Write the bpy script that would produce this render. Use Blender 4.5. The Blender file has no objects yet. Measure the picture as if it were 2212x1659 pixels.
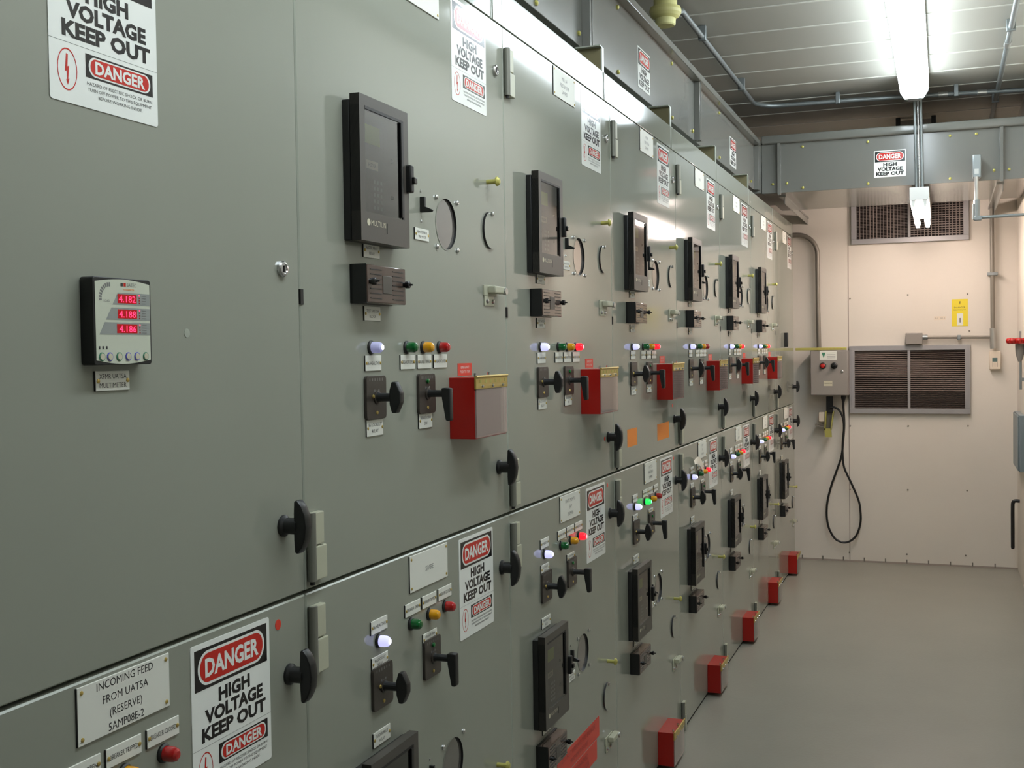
import bpy, bmesh, math, random
from mathutils import Vector, Matrix

random.seed(7)
C = bpy.context.scene.collection
S = bpy.context.scene

# ------------------------------------------------------------------ camera, world, exposure
CAM_X, CAM_Z = 0.9428, 1.4757            # the row of doors is the plane X = 0, the aisle runs along +Y
YAW, PITCH, ROLL = 0.35651, 0.02769, 0.01442
Rv = Vector((math.cos(YAW), math.sin(YAW), 0))
F0 = Vector((-math.sin(YAW), math.cos(YAW), 0))
Z = Vector((0, 0, 1))
Fv = F0 * math.cos(PITCH) - Z * math.sin(PITCH)
Uv = Z * math.cos(PITCH) + F0 * math.sin(PITCH)
right = Rv * math.cos(ROLL) - Uv * math.sin(ROLL)
up = Rv * math.sin(ROLL) + Uv * math.cos(ROLL)
cam = bpy.data.cameras.new('camera')
cam.sensor_width = 36.0
cam.lens = 36.0 * 2500.0 / 2212.0
cam.clip_start = 0.02
co = bpy.data.objects.new('camera', cam)
co.matrix_world = Matrix(((right.x, up.x, -Fv.x, CAM_X), (right.y, up.y, -Fv.y, 0.0),
                          (right.z, up.z, -Fv.z, CAM_Z), (0, 0, 0, 1)))
C.objects.link(co)
S.camera = co

wd = bpy.data.worlds.new('world')
S.world = wd
wd.use_nodes = True
wd.node_tree.nodes['Background'].inputs['Color'].default_value = (0.5, 0.52, 0.5, 1)
wd.node_tree.nodes['Background'].inputs['Strength'].default_value = 0.02

S.view_settings.view_transform = 'Standard'
S.view_settings.look = 'None'
S.view_settings.gamma = 1.0
S.view_settings.use_curve_mapping = False
S.view_settings.exposure = 0.0
S.cycles.sample_clamp_indirect = 6.0

LENS_STRENGTH = 20.0        # cool fluorescent lens over the aisle
NEAR_LENS_STRENGTH = 20.0   # the same fitting further up the aisle, above the camera
TUBE_STRENGTH = 50.0       # bare warm tubes under the cross duct

# ------------------------------------------------------------------ materials
def lin(r, g, b):
    f = lambda c: (c / 255.0) / 12.92 if c / 255.0 <= 0.04045 else ((c / 255.0 + 0.055) / 1.055) ** 2.4
    return (f(r), f(g), f(b), 1.0)

MATS = {}
def mat(name, rgb, rough=0.5, metal=0.0, spec=0.5, noise=0.0, nscale=40.0, bump=0.0, bscale=60.0, emit=None, estr=0.0,
        coat=0.0, alpha=None, ior=1.5):
    m = bpy.data.materials.new(name)
    m.use_nodes = True
    nt = m.node_tree
    b = nt.nodes['Principled BSDF']
    b.inputs['Base Color'].default_value = lin(*rgb)
    b.inputs['Roughness'].default_value = rough
    b.inputs['Metallic'].default_value = metal
    b.inputs['Specular IOR Level'].default_value = spec
    b.inputs['Coat Weight'].default_value = coat
    b.inputs['Coat Roughness'].default_value = 0.06
    tc = None
    if noise or bump:
        tc = nt.nodes.new('ShaderNodeTexCoord')
    if noise:
        n = nt.nodes.new('ShaderNodeTexNoise')
        n.inputs['Scale'].default_value = nscale
        n.inputs['Detail'].default_value = 4
        nt.links.new(tc.outputs['Object'], n.inputs['Vector'])
        r = nt.nodes.new('ShaderNodeMapRange')
        r.inputs['From Min'].default_value = 0.25
        r.inputs['From Max'].default_value = 0.75
        r.inputs['To Min'].default_value = 1.0 - noise
        r.inputs['To Max'].default_value = 1.0 + noise
        nt.links.new(n.outputs['Fac'], r.inputs['Value'])
        mx = nt.nodes.new('ShaderNodeMix')
        mx.data_type = 'RGBA'
        mx.blend_type = 'MULTIPLY'
        mx.inputs['Factor'].default_value = 1.0
        mx.inputs['A'].default_value = lin(*rgb)
        nt.links.new(r.outputs['Result'], mx.inputs['B'])
        nt.links.new(mx.outputs['Result'], b.inputs['Base Color'])
    if bump:
        n2 = nt.nodes.new('ShaderNodeTexNoise')
        n2.inputs['Scale'].default_value = bscale
        n2.inputs['Detail'].default_value = 2
        nt.links.new(tc.outputs['Object'], n2.inputs['Vector'])
        bp = nt.nodes.new('ShaderNodeBump')
        bp.inputs['Strength'].default_value = bump
        bp.inputs['Distance'].default_value = 0.01
        nt.links.new(n2.outputs['Fac'], bp.inputs['Height'])
        nt.links.new(bp.outputs['Normal'], b.inputs['Normal'])
    if emit is not None:
        b.inputs['Emission Color'].default_value = lin(*emit)
        b.inputs['Emission Strength'].default_value = estr
    if alpha is not None:
        out = nt.nodes['Material Output']
        tr = nt.nodes.new('ShaderNodeBsdfTransparent')
        tr.inputs['Color'].default_value = (1, 1, 1, 1)
        fr = nt.nodes.new('ShaderNodeFresnel')
        fr.inputs['IOR'].default_value = ior
        gl = nt.nodes.new('ShaderNodeBsdfGlossy')
        gl.inputs['Roughness'].default_value = rough
        m1 = nt.nodes.new('ShaderNodeMixShader')
        m1.inputs[0].default_value = alpha
        nt.links.new(tr.outputs[0], m1.inputs[1])
        nt.links.new(b.outputs[0], m1.inputs[2])
        m2 = nt.nodes.new('ShaderNodeMixShader')
        nt.links.new(fr.outputs[0], m2.inputs[0])
        nt.links.new(m1.outputs[0], m2.inputs[1])
        nt.links.new(gl.outputs[0], m2.inputs[2])
        nt.links.new(m2.outputs[0], out.inputs['Surface'])
    MATS[name] = m
    return m

mat('paint', (145, 147, 135), 0.085, spec=0.40, noise=0.02, nscale=3.0, bump=0.012, bscale=3.2)
mat('paint_edge', (162, 166, 153), 0.3)
mat('gap', (30, 33, 32), 0.7)
mat('duct_paint', (112, 112, 106), 0.16, noise=0.03, nscale=5)
mat('wall_paint', (222, 214, 202), 0.45, noise=0.03, nscale=2.5, bump=0.05, bscale=40)
mat('wall_seam', (164, 152, 142), 0.6)
mat('ceiling_paint', (170, 168, 158), 0.45, noise=0.03, nscale=2.0)
mat('ceiling_joint', (196, 194, 184), 0.3)
mat('floor_paint', (142, 140, 128), 0.32, noise=0.07, nscale=2.2, bump=0.05, bscale=90)
mat('black', (26, 26, 25), 0.42)
mat('black_gloss', (20, 20, 20), 0.2)
mat('bezel', (74, 70, 64), 0.4)
mat('relay_face', (84, 80, 74), 0.35)
mat('relay_glass', (60, 58, 54), 0.04, alpha=0.12, ior=2.3)
mat('lcd', (134, 150, 62), 0.35, emit=(120, 140, 40), estr=0.05)
mat('tag_white', (226, 226, 216), 0.5)
mat('tag_cream', (196, 190, 166), 0.5)
mat('ink', (50, 50, 50), 0.5)
mat('ink_faint', (120, 120, 118), 0.5)
mat('sign_white', (236, 238, 232), 0.16)
mat('sign_black', (24, 22, 24), 0.16)
mat('sign_red', (196, 36, 26), 0.16)
mat('red_plastic', (162, 22, 14), 0.3)
mat('red_paint', (168, 20, 14), 0.35)
mat('red_sticker', (214, 58, 38), 0.4)
mat('orange', (238, 138, 40), 0.5)
mat('brass', (196, 170, 96), 0.35, metal=0.6)
mat('zinc_olive', (128, 120, 88), 0.5)
mat('zinc_yellow', (186, 180, 98), 0.4, metal=0.35)
mat('zinc', (190, 190, 186), 0.3, metal=0.8)
mat('steel', (205, 205, 205), 0.18, metal=1.0)
mat('galvanized', (140, 146, 146), 0.4, metal=0.55)
mat('hinge_barrel', (126, 126, 116), 0.4, metal=0.3)
mat('hinge_grey', (178, 178, 156), 0.42)
mat('clear', (216, 190, 182), 0.05, alpha=0.42)
mat('smoke', (86, 70, 62), 0.12, noise=0.05)
mat('window_glass', (92, 88, 84), 0.03, spec=1.0, coat=0.5)
mat('bakelite', (58, 52, 46), 0.36, noise=0.1, nscale=90)
mat('lens_green', (10, 96, 40), 0.12, coat=0.5)
mat('lens_amber', (226, 158, 16), 0.12, coat=0.5)
mat('lens_red', (176, 26, 26), 0.12, coat=0.5)
mat('lens_clear', (206, 204, 214), 0.12, coat=0.5)
mat('lit_green', (20, 160, 60), 0.15, emit=(40, 220, 90), estr=1.3)
mat('lit_red', (240, 30, 40), 0.15, emit=(255, 24, 40), estr=1.7)
mat('lit_white', (190, 190, 240), 0.15, emit=(190, 190, 255), estr=1.1)
mat('lit_white_dim', (196, 196, 222), 0.15, emit=(180, 180, 255), estr=0.2)
mat('core_white', (230, 230, 255), 0.2, emit=(235, 235, 255), estr=3.0)
mat('core_red', (255, 90, 90), 0.2, emit=(255, 110, 120), estr=3.5)
mat('core_green', (90, 255, 140), 0.2, emit=(110, 255, 160), estr=2.5)
mat('led_red', (255, 40, 90), 0.3, emit=(255, 50, 95), estr=2.2)
mat('led_back', (120, 4, 10), 0.2, emit=(190, 0, 12), estr=0.4)
mat('meter_face', (198, 202, 184), 0.3)
mat('meter_band', (146, 150, 146), 0.3)
mat('detector', (204, 198, 132), 0.5)
mat('detector_cup', (218, 214, 152), 0.5)
mat('housing_grey', (150, 152, 148), 0.4)
mat('cap_white', (178, 182, 180), 0.5)
mat('fixture_white', (226, 226, 222), 0.35)
mat('lens_light', (255, 255, 255), 0.3, emit=(234, 247, 255), estr=LENS_STRENGTH)
mat('lens_light_near', (255, 255, 255), 0.3, emit=(234, 247, 255), estr=NEAR_LENS_STRENGTH)
mat('tube_light', (255, 255, 255), 0.3, emit=(255, 236, 226), estr=TUBE_STRENGTH)
mat('vent_frame', (160, 158, 158), 0.35, metal=0.2)
mat('vent_slat', (146, 132, 124), 0.4, metal=0.2)
mat('vent_dark', (38, 30, 28), 0.8)
mat('box_grey', (140, 134, 128), 0.4)
mat('box_blue', (118, 130, 134), 0.4)
mat('rubber', (24, 24, 24), 0.4)
mat('yellow_sign', (226, 206, 50), 0.4)
mat('cream', (222, 208, 188), 0.45)
mat('teal_lcd', (90, 110, 106), 0.25)
mat('green_mark', (60, 130, 100), 0.5)
mat('blue_mark', (90, 90, 190), 0.5)
mat('conduit_grey', (128, 122, 112), 0.45, metal=0.3)
mat('paper', (238, 226, 208), 0.6)

# ------------------------------------------------------------------ mesh building
def panel(u, v, n): return (n, u, v)        # on the doors: u along the aisle, v up, n out of the doors
def back(u, v, n): return (u, -n, v)        # on the end wall: u to the right, v up, n out of the wall
def world(x, y, z): return (x, y, z)

class MB:
    def __init__(self, face=panel):
        self.f = face
        self.v, self.p, self.pm, self.mats = [], [], [], []
    def mi(self, m):
        if m not in self.mats: self.mats.append(m)
        return self.mats.index(m)
    def add(self, verts, faces, m):
        o = len(self.v); i = self.mi(m)
        self.v += [self.f(*q) for q in verts]
        for f in faces:
            self.p.append([o + k for k in f]); self.pm.append(i)
    def absorb(self, bm, m):
        bm.verts.index_update()
        self.add([tuple(v.co) for v in bm.verts], [[v.index for v in f.verts] for f in bm.faces], m)
        bm.free()
    def box(self, u0, u1, v0, v1, n0, n1, m, bev=0.0, seg=2):
        bm = bmesh.new()
        bmesh.ops.create_cube(bm, size=1.0)
        for v in bm.verts:
            v.co = Vector(((u0 + u1) / 2 + v.co.x * (u1 - u0), (v0 + v1) / 2 + v.co.y * (v1 - v0), (n0 + n1) / 2 + v.co.z * (n1 - n0)))
        if bev:
            bmesh.ops.bevel(bm, geom=list(bm.edges), offset=bev, segments=seg, affect='EDGES', profile=0.5)
        self.absorb(bm, m)
    def prism(self, poly, t0, t1, fn, m, bev=0.0):
        """poly in (a, b), swept from t0 to t1; fn(a, b, t) gives (u, v, n)"""
        bm = bmesh.new()
        lo = [bm.verts.new(fn(a, b, t0)) for a, b in poly]
        hi = [bm.verts.new(fn(a, b, t1)) for a, b in poly]
        bm.faces.new(lo); bm.faces.new(hi)
        k = len(poly)
        for i in range(k):
            bm.faces.new((lo[i], lo[(i + 1) % k], hi[(i + 1) % k], hi[i]))
        bmesh.ops.recalc_face_normals(bm, faces=list(bm.faces))
        if bev:
            bmesh.ops.bevel(bm, geom=list(bm.edges), offset=bev, segments=2, affect='EDGES', profile=0.5)
        self.absorb(bm, m)
    def lathe(self, prof, c, axis, m, seg=24):
        """prof: (radius, t) pairs along the axis 'u', 'v' or 'n' through c"""
        pt = {'n': lambda x, y, t: (c[0] + x, c[1] + y, c[2] + t), 'u': lambda x, y, t: (c[0] + t, c[1] + x, c[2] + y),
              'v': lambda x, y, t: (c[0] + x, c[1] + t, c[2] + y)}[axis]
        vs, fs = [], []
        for r, t in prof:
            for k in range(seg):
                a = 2 * math.pi * k / seg
                vs.append(pt(r * math.cos(a), r * math.sin(a), t))
        for i in range(len(prof) - 1):
            for k in range(seg):
                k2 = (k + 1) % seg
                fs.append([i * seg + k, i * seg + k2, (i + 1) * seg + k2, (i + 1) * seg + k])
        fs.append(list(range(seg))[::-1])
        fs.append([(len(prof) - 1) * seg + k for k in range(seg)])
        self.add(vs, fs, m)
    def tube(self, pts, r, m, seg=18, caps=True):
        seg = max(seg, 18)
        P = [Vector(p) for p in pts]
        vs, fs = [], []
        nrm = None
        for i, p in enumerate(P):
            d = (P[min(i + 1, len(P) - 1)] - P[max(i - 1, 0)]).normalized()
            if nrm is None:
                nrm = d.orthogonal().normalized()
            else:
                nrm = (nrm - d * nrm.dot(d)).normalized()
            b = d.cross(nrm)
            for k in range(seg):
                a = 2 * math.pi * k / seg
                vs.append(tuple(p + (nrm * math.cos(a) + b * math.sin(a)) * r))
        for i in range(len(P) - 1):
            for k in range(seg):
                k2 = (k + 1) % seg
                fs.append([i * seg + k, i * seg + k2, (i + 1) * seg + k2, (i + 1) * seg + k])
        if caps:
            fs.append(list(range(seg))[::-1]); fs.append([(len(P) - 1) * seg + k for k in range(seg)])
        self.add(vs, fs, m)
    def flat(self, pts, n, m):
        self.add([(a, b, n) for a, b in pts], [list(range(len(pts)))], m)
    def rect(self, u0, u1, v0, v1, n, m):
        self.flat([(u0, v0), (u1, v0), (u1, v1), (u0, v1)], n, m)
    def pill(self, u0, u1, v0, v1, r, n, m, seg=8):
        self.flat(rounded(u0, u1, v0, v1, r, seg), n, m)
    def text(self, s, uc, vc, h, n, m, width=None, bold=0.0, align='CENTER'):
        vs, fs, (w, hh) = glyphs(s, bold)
        sc = h
        sx = sc if width is None else width / w
        if width is not None and sx > sc * 1.35: sx = sc * 1.35
        off = {'CENTER': -w / 2, 'LEFT': 0.0}[align]
        self.add([(uc + (x + off) * sx, vc + (y - 0.5) * sc, n) for x, y in vs], fs, m)
    def mesh(self, name, smooth=True):
        me = bpy.data.meshes.new(name)
        me.from_pydata(self.v, [], self.p)
        for m in self.mats: me.materials.append(MATS[m])
        me.polygons.foreach_set('material_index', self.pm)
        me.update()
        if smooth:
            me.shade_smooth()
            me.set_sharp_from_angle(angle=math.radians(21))
        return me
    def build(self, name, parent=None, loc=(0, 0, 0), smooth=True, label=None):
        o = bpy.data.objects.new(name, self.mesh(name, smooth))
        C.objects.link(o)
        o.location = loc
        if parent is not None: o.parent = parent
        if label: o['label'] = label
        return o

def rounded(u0, u1, v0, v1, r, seg=8):
    out = []
    for cu, cv, a0 in ((u1 - r, v0 + r, -90), (u1 - r, v1 - r, 0), (u0 + r, v1 - r, 90), (u0 + r, v0 + r, 180)):
        for k in range(seg + 1):
            a = math.radians(a0 + 90.0 * k / seg)
            out.append((cu + r * math.cos(a), cv + r * math.sin(a)))
    return out

def smooth_path(P, sub=4):
    out = []
    for i in range(len(P) - 1):
        p0, p1, p2, p3 = (Vector(P[max(i - 1, 0)]), Vector(P[i]), Vector(P[i + 1]), Vector(P[min(i + 2, len(P) - 1)]))
        for s_ in range(sub):
            t = s_ / sub
            out.append(0.5 * ((2 * p1) + (-p0 + p2) * t + (2 * p0 - 5 * p1 + 4 * p2 - p3) * t * t + (-p0 + 3 * p1 - 3 * p2 + p3) * t ** 3))
    return out + [Vector(P[-1])]

_GL = {}
def glyphs(s, bold):
    """Flat outline of a line of text, cap height 1, starting at x = 0."""
    key = (s, bold)
    if key not in _GL:
        cu = bpy.data.curves.new('lettering', 'FONT')
        cu.body = s
        cu.offset = bold
        cu.resolution_u = 2
        cu.fill_mode = 'FRONT'
        o = bpy.data.objects.new('lettering', cu)
        C.objects.link(o)
        dg = bpy.context.evaluated_depsgraph_get()
        me = bpy.data.meshes.new_from_object(o.evaluated_get(dg))
        cap = 0.69
        x0 = min(v.co.x for v in me.vertices); x1 = max(v.co.x for v in me.vertices)
        vs = [((v.co.x - x0) / cap, v.co.y / cap) for v in me.vertices]
        fs = [list(p.vertices) for p in me.polygons]
        _GL[key] = (vs, fs, ((x1 - x0) / cap, 1.0))
        bpy.data.objects.remove(o); bpy.data.curves.remove(cu); bpy.data.meshes.remove(me)
    return _GL[key]

def thing(name, label, cat, loc=(0, 0, 0), group=None):
    o = bpy.data.objects.new(name, None)
    o.empty_display_size = 0.05
    C.objects.link(o)
    o.location = loc
    o['label'] = label; o['category'] = cat
    if group: o['group'] = group
    return o
def tag(o, label, cat, group=None):
    o['label'] = label; o['category'] = cat
    if group: o['group'] = group
    return o
def struct(mb, name, smooth=False):
    o = mb.build(name, smooth=smooth)
    o['kind'] = 'structure'
    return o
KIT = {}
def kit(key, make):
    if key not in KIT: KIT[key] = make().mesh(key)
    return KIT[key]
def put(key, name, parent, loc, make, label=None):
    o = bpy.data.objects.new(name, kit(key, make))
    C.objects.link(o)
    o.location = loc
    o.parent = parent
    if label: o['label'] = label
    return o

# ------------------------------------------------------------------ the setting
YB, XR, ZC, XL, YF = 8.24, 1.40, 2.95, -1.75, -3.0
W, S0, ROWEND = 0.914, 1.5853, 7

m = MB(world); m.box(XL, XR, YF, YB, -0.1, 0.0, 'floor_paint'); struct(m, 'floor')
m = MB(world)
m.box(XL, XR, YF, YB, ZC, ZC + 0.1, 'ceiling_paint')
y = 5.50 - 0.39 * 20
while y < YB:
    if y > YF: m.box(XL, XR, y - 0.006, y + 0.006, ZC - 0.004, ZC, 'ceiling_joint')
    y += 0.39
struct(m, 'ceiling')
m = MB(world)
m.box(XL, XR, YB, YB + 0.1, 0, ZC, 'wall_paint')
m.box(0.336, 0.342, YB - 0.0012, YB, 0, ZC, 'wall_seam')
m.box(1.262, 1.266, YB - 0.0012, YB, 0, 1.1, 'wall_paint')
m.box(-0.2, XR, YB - 0.004, YB, 0.0, 0.012, 'wall_seam')
SCREWS = [(.35, 1.807), (.724, 1.821), (1.098, 1.816), (1.109, 1.571), (.347, .935), (.723, .938), (1.098, .942), (.342, .498),
          (.718, .506), (1.091, .51), (.336, .063), (.71, .068), (1.081, .077)]
m.f = back
for x, z in SCREWS:
    m.lathe([(0.006, -YB), (0.005, -YB + 0.004), (0.002, -YB + 0.005)], (x, z, 0), 'n', 'conduit_grey', 8)
for k in range(10):
    x = 0.02 + 0.138 * k
    m.box(x - 0.004, x + 0.004, 0.006, 0.032, -YB, -YB + 0.006, 'conduit_grey')
struct(m, 'wall_back')
m = MB(world); m.box(XR, XR + 0.1, YF, YB + 0.1, 0, ZC, 'wall_paint'); struct(m, 'wall_right')
m = MB(world); m.box(XL - 0.1, XL, YF, YB + 0.1, 0, ZC, 'wall_paint'); struct(m, 'wall_left')
m = MB(world); m.box(XL - 0.1, XR + 0.1, YF - 0.1, YF, 0, ZC, 'wall_paint'); struct(m, 'wall_front')

# ------------------------------------------------------------------ device kit (all in the panel frame)
def k_relay():
    m = MB()
    # origin at the lower corner of the case; size 0.187 x 0.245
    m.box(0.0, 0.187, 0.0, 0.236, 0.0, 0.014, 'black', 0.002)
    w0, w1, v0, v1 = 0.019, 0.163, 0.049, 0.226
    for a in ((0, 0.187, 0, v0), (0, 0.187, v1, 0.245), (0, w0, v0, v1), (w1, 0.187, v0, v1)):
        m.box(*a, 0.015, 0.033, 'bezel')
    m.box(0.0, 0.002, 0.0, 0.245, 0.015, 0.0325, 'black')
    m.box(w0, w1, v1 - 0.004, v1 + 0.001, 0.026, 0.0334, 'black')
    m.box(w1 - 0.002, w1 + 0.004, v0, v1, 0.026, 0.0334, 'black')
    m.box(0.002, 0.185, 0.002, 0.243, 0.015, 0.022, 'black')
    m.lathe([(0.006, 0), (0.006, 0.0004)], (0.027, 0.032, 0.033), 'n', 'tag_cream', 14)
    m.text('MULTILIN', 0.036, 0.032, 0.009, 0.0334, 'tag_cream', align='LEFT')
    m.box(0.096, 0.0975, 0.018, 0.036, 0.033, 0.0335, 'black')
    return m
def k_relay_small():
    m = k_relay()
    s = 0.2305 / 0.245
    m.v = [(a, b, c * s) for a, b, c in m.v]
    return m
def k_relay_face():
    m = MB()
    m.box(0.019, 0.163, 0.049, 0.226, 0.022, 0.0255, 'relay_face')
    m.rect(0.032, 0.088, 0.168, 0.200, 0.0258, 'lcd')
    m.rect(0.036, 0.080, 0.125, 0.140, 0.0258, 'tag_cream')
    m.text('FEEDER', 0.058, 0.1325, 0.006, 0.026, 'ink')
    for r in range(6):
        m.rect(0.100, 0.104, 0.150 + 0.008 * r, 0.154 + 0.008 * r, 0.0258, 'bezel')
    for r in range(5):
        for c in range(3):
            m.rect(0.062 + 0.013 * c, 0.068 + 0.013 * c, 0.058 + 0.011 * r, 0.064 + 0.011 * r, 0.0258, 'meter_band')
    m.lathe([(0.004, 0), (0.003, 0.003)], (0.132, 0.085, 0.0255), 'n', 'black_gloss', 10)
    m.lathe([(0.004, 0), (0.003, 0.003)], (0.132, 0.150, 0.0255), 'n', 'black_gloss', 10)
    return m
def k_relay_glass():
    m = MB(); m.rect(0.019, 0.163, 0.049, 0.226, 0.0318, 'relay_glass'); return m
def k_latch():
    m = MB()
    m.box(0.153, 0.160, 0.052, 0.222, 0.033, 0.036, 'black', 0.001)
    m.box(0.176, 0.191, 0.100, 0.150, 0.024, 0.043, 'black', 0.003)
    m.box(0.180, 0.194, 0.116, 0.128, 0.034, 0.048, 'black_gloss', 0.002)
    return m
def k_block():
    m = MB()
    m.box(0.0, 0.151, 0.0, 0.067, 0.0, 0.006, 'black', 0.001)
    m.box(0.001, 0.150, 0.001, 0.066, 0.006, 0.033, 'smoke', 0.002)
    m.box(0.0, 0.0015, 0.0, 0.067, 0.002, 0.0315, 'black')
    for k in range(7):
        v = 0.009 + 0.0082 * k
        for u0, u1 in ((0.012, 0.054), (0.097, 0.139)):
            m.box(u0, u1, v - 0.0008, v + 0.0008, 0.0325, 0.0338, 'black')
    m.box(0.058, 0.093, 0.018, 0.049, 0.0325, 0.0342, 'bezel', 0.0008)
    return m
def k_knob():
    m = MB()
    m.lathe([(0.0045, 0), (0.0045, 0.004), (0.0065, 0.0045), (0.0065, 0.011), (0.005, 0.0125), (0.0018, 0.0126), (0.0015, 0.018)], (0, 0, 0), 'n', 'black_gloss', 14)
    return m
def k_lamp_base():
    m = MB(); m.lathe([(0.0125, 0), (0.0125, 0.003), (0.0105, 0.005)], (0, 0, 0), 'n', 'black', 18); return m
def k_lens(c):
    def f():
        m = MB()
        m.lathe([(0.0100, 0.004), (0.0102, 0.012), (0.0096, 0.018), (0.0080, 0.0215), (0.0050, 0.0235), (0.0015, 0.024)], (0, 0, 0), 'n', c, 18)
        core = {'lit_white': 'core_white', 'lit_white_dim': 'core_white', 'lit_red': 'core_red', 'lit_green': 'core_green'}.get(c)
        if core:
            m.lathe([(0.0045, 0.0232), (0.0045, 0.0246), (0.001, 0.0249)], (0, 0, 0), 'n', core, 12)
        return m
    return f
def k_plate(w, h, lines, size=None, ink='ink', screws='ends'):
    def f():
        m = MB()
        m.box(-w / 2, w / 2, -h / 2, h / 2, 0.0, 0.0022, 'tag_white', 0.0005, 1)
        m.box(-w / 2 - 0.0012, -w / 2, -h / 2, h / 2, 0.0, 0.0020, 'black')
        s = size or min(0.0062, h / (len(lines) + 1) * 0.62)
        pitch = s * 1.85
        for i, t in enumerate(lines):
            vv = (len(lines) - 1) / 2 * pitch - i * pitch
            wd_ = glyphs(t, 0.0)[2][0] * s
            m.text(t, 0, vv, s, 0.0024, ink, width=min(wd_, w * 0.8))
        if screws == 'ends': pos = [(-w / 2 + 0.004, 0), (w / 2 - 0.004, 0)]
        else: pos = [(sx * (w / 2 - 0.007), sy * (h / 2 - 0.007)) for sx in (-1, 1) for sy in (-1, 1)]
        for a, b in pos:
            m.lathe([(0.0028, 0), (0.0026, 0.001), (0.001, 0.0016)], (a, b, 0.0022), 'n', 'brass', 8)
        return m
    return f
def k_switch_plate():
    m = MB()
    m.prism(rounded(-0.038, 0.038, -0.0385, 0.0385, 0.007, 4), 0.0, 0.006, lambda a, b, t: (a, b, t), 'bakelite', 0.0008)
    for k in range(6):
        m.rect(-0.027 + 0.0095 * k, -0.024 + 0.0095 * k, 0.029, 0.034, 0.0062, 'ink_faint')
    m.lathe([(0.012, 0.006), (0.012, 0.008), (0.009, 0.009)], (0, 0.0, 0), 'n', 'bakelite', 16)
    m.rect(-0.010, -0.006, 0.010, 0.014, 0.0062, 'ink_faint')
    m.rect(0.006, 0.010, 0.010, 0.014, 0.0062, 'ink_faint')
    m.lathe([(0.0035, 0.006), (0.003, 0.0075)], (0.0, -0.027, 0), 'n', 'brass', 8)
    return m
def k_oval_handle():
    m = MB()
    m.lathe([(0.0095, 0.008), (0.0078, 0.014), (0.0075, 0.038)], (0, 0, 0), 'n', 'black', 14)
    m.lathe([(0.0035, 0.0062), (0.003, 0.008)], (-0.014, 0.002, 0), 'n', 'brass', 8)
    poly = [(-0.0275, 0.0385), (-0.0275, 0.0465), (-0.008, 0.0555), (0.008, 0.0555), (0.0275, 0.0465), (0.0275, 0.0385), (0.012, 0.034), (-0.012, 0.034)]
    m.prism(poly, -0.0085, 0.0085, lambda a, b, t: (t, a, b), 'black', 0.002)
    return m
def k_grip_handle():
    m = MB()
    m.lathe([(0.0085, 0.008), (0.007, 0.013), (0.007, 0.040)], (0, 0, 0), 'n', 'black', 14)
    poly = [(0.0105, 0.038), (0.0115, 0.046), (0.010, 0.0565), (-0.050, 0.0565), (-0.053, 0.0545), (-0.053, 0.0475), (-0.050, 0.046), (-0.010, 0.039)]
    m.prism(poly, -0.0085, 0.0085, lambda a, b, t: (t, a, b), 'black', 0.0022)
    return m
def k_target():
    m = MB(); m.lathe([(0.005, 0), (0.0048, 0.003), (0.002, 0.004)], (0, 0, 0), 'n', 'lens_green', 12); return m
def k_redbox(h, w=0.178):
    def f():
        m = MB()
        d, t = 0.056, 0.004
        m.box(0, t, 0, h, 0, d, 'red_plastic', 0.001)
        m.box(w - t, w, 0, h, 0, d, 'red_plastic', 0.001)
        m.box(t, w - t, h - t, h, 0, d, 'red_plastic')
        m.box(t, w - t, 0, t, 0, d, 'red_plastic')
        m.box(t, w - t, t, h - t, 0, 0.004, 'red_plastic')
        return m
    return f
def k_redbox_cover(h, w=0.178):
    def f():
        m = MB(); m.box(0.001, w - 0.001, 0.002, h - 0.02, 0.056, 0.059, 'clear'); return m
    return f
def k_redbox_hinge(h, w=0.178):
    def f():
        m = MB()
        m.box(-0.002, w, h - 0.024, h + 0.001, 0.056, 0.0605, 'brass', 0.0008, 1)
        m.tube([(-0.002, h + 0.001, 0.0595), (w, h + 0.001, 0.0595)], 0.003, 'brass', 8)
        for k in range(6):
            m.box(0.018 + 0.028 * k, 0.026 + 0.028 * k, h - 0.012, h - 0.005, 0.0605, 0.061, 'zinc_yellow')
        for k in range(3):
            m.lathe([(0.0035, 0), (0.003, 0.003), (0.001, 0.004)], (0.03 + 0.058 * k, h - 0.018, 0.0605), 'n', 'steel', 8)
        for k in range(2):
            m.lathe([(0.0035, 0), (0.003, 0.008)], (0.012 + 0.075 * k, h + 0.001, 0.052), 'v', 'steel', 8)
        return m
    return f
def k_button():
    m = MB()
    m.lathe([(0.018, 0), (0.018, 0.006), (0.013, 0.008), (0.013, 0.020), (0.019, 0.024), (0.019, 0.030), (0.012, 0.034), (0.003, 0.035)], (0, 0, 0.004), 'n', 'red_sticker', 18)
    return m
def k_window():
    m = MB()
    seg = 40
    r0, r1 = 0.0515, 0.0535
    # inner wall of the cut-out, reaching back to the glass
    vs, fs = [], []
    for t in (0.0008, -0.006):
        for k in range(seg):
            a = 2 * math.pi * k / seg
            vs.append((r0 * math.cos(a), r0 * math.sin(a), t))
    for k in range(seg):
        fs.append([k, (k + 1) % seg, seg + (k + 1) % seg, seg + k])
    m.add(vs, fs, 'black')
    vs, fs = [], []
    for r in (r0, r1):
        for k in range(seg):
            a = 2 * math.pi * k / seg
            vs.append((r * math.cos(a), r * math.sin(a), 0.0008))
    for k in range(seg):
        fs.append([k, (k + 1) % seg, seg + (k + 1) % seg, seg + k])
    m.add(vs, fs, 'paint')
    for a, b in ((-0.051, 0.049), (0.053, 0.049), (-0.050, -0.049), (0.053, -0.049)):
        m.lathe([(0.0052, 0), (0.005, 0.003), (0.003, 0.005), (0.001, 0.0054)], (a, b, 0), 'n', 'steel', 10)
    return m
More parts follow.
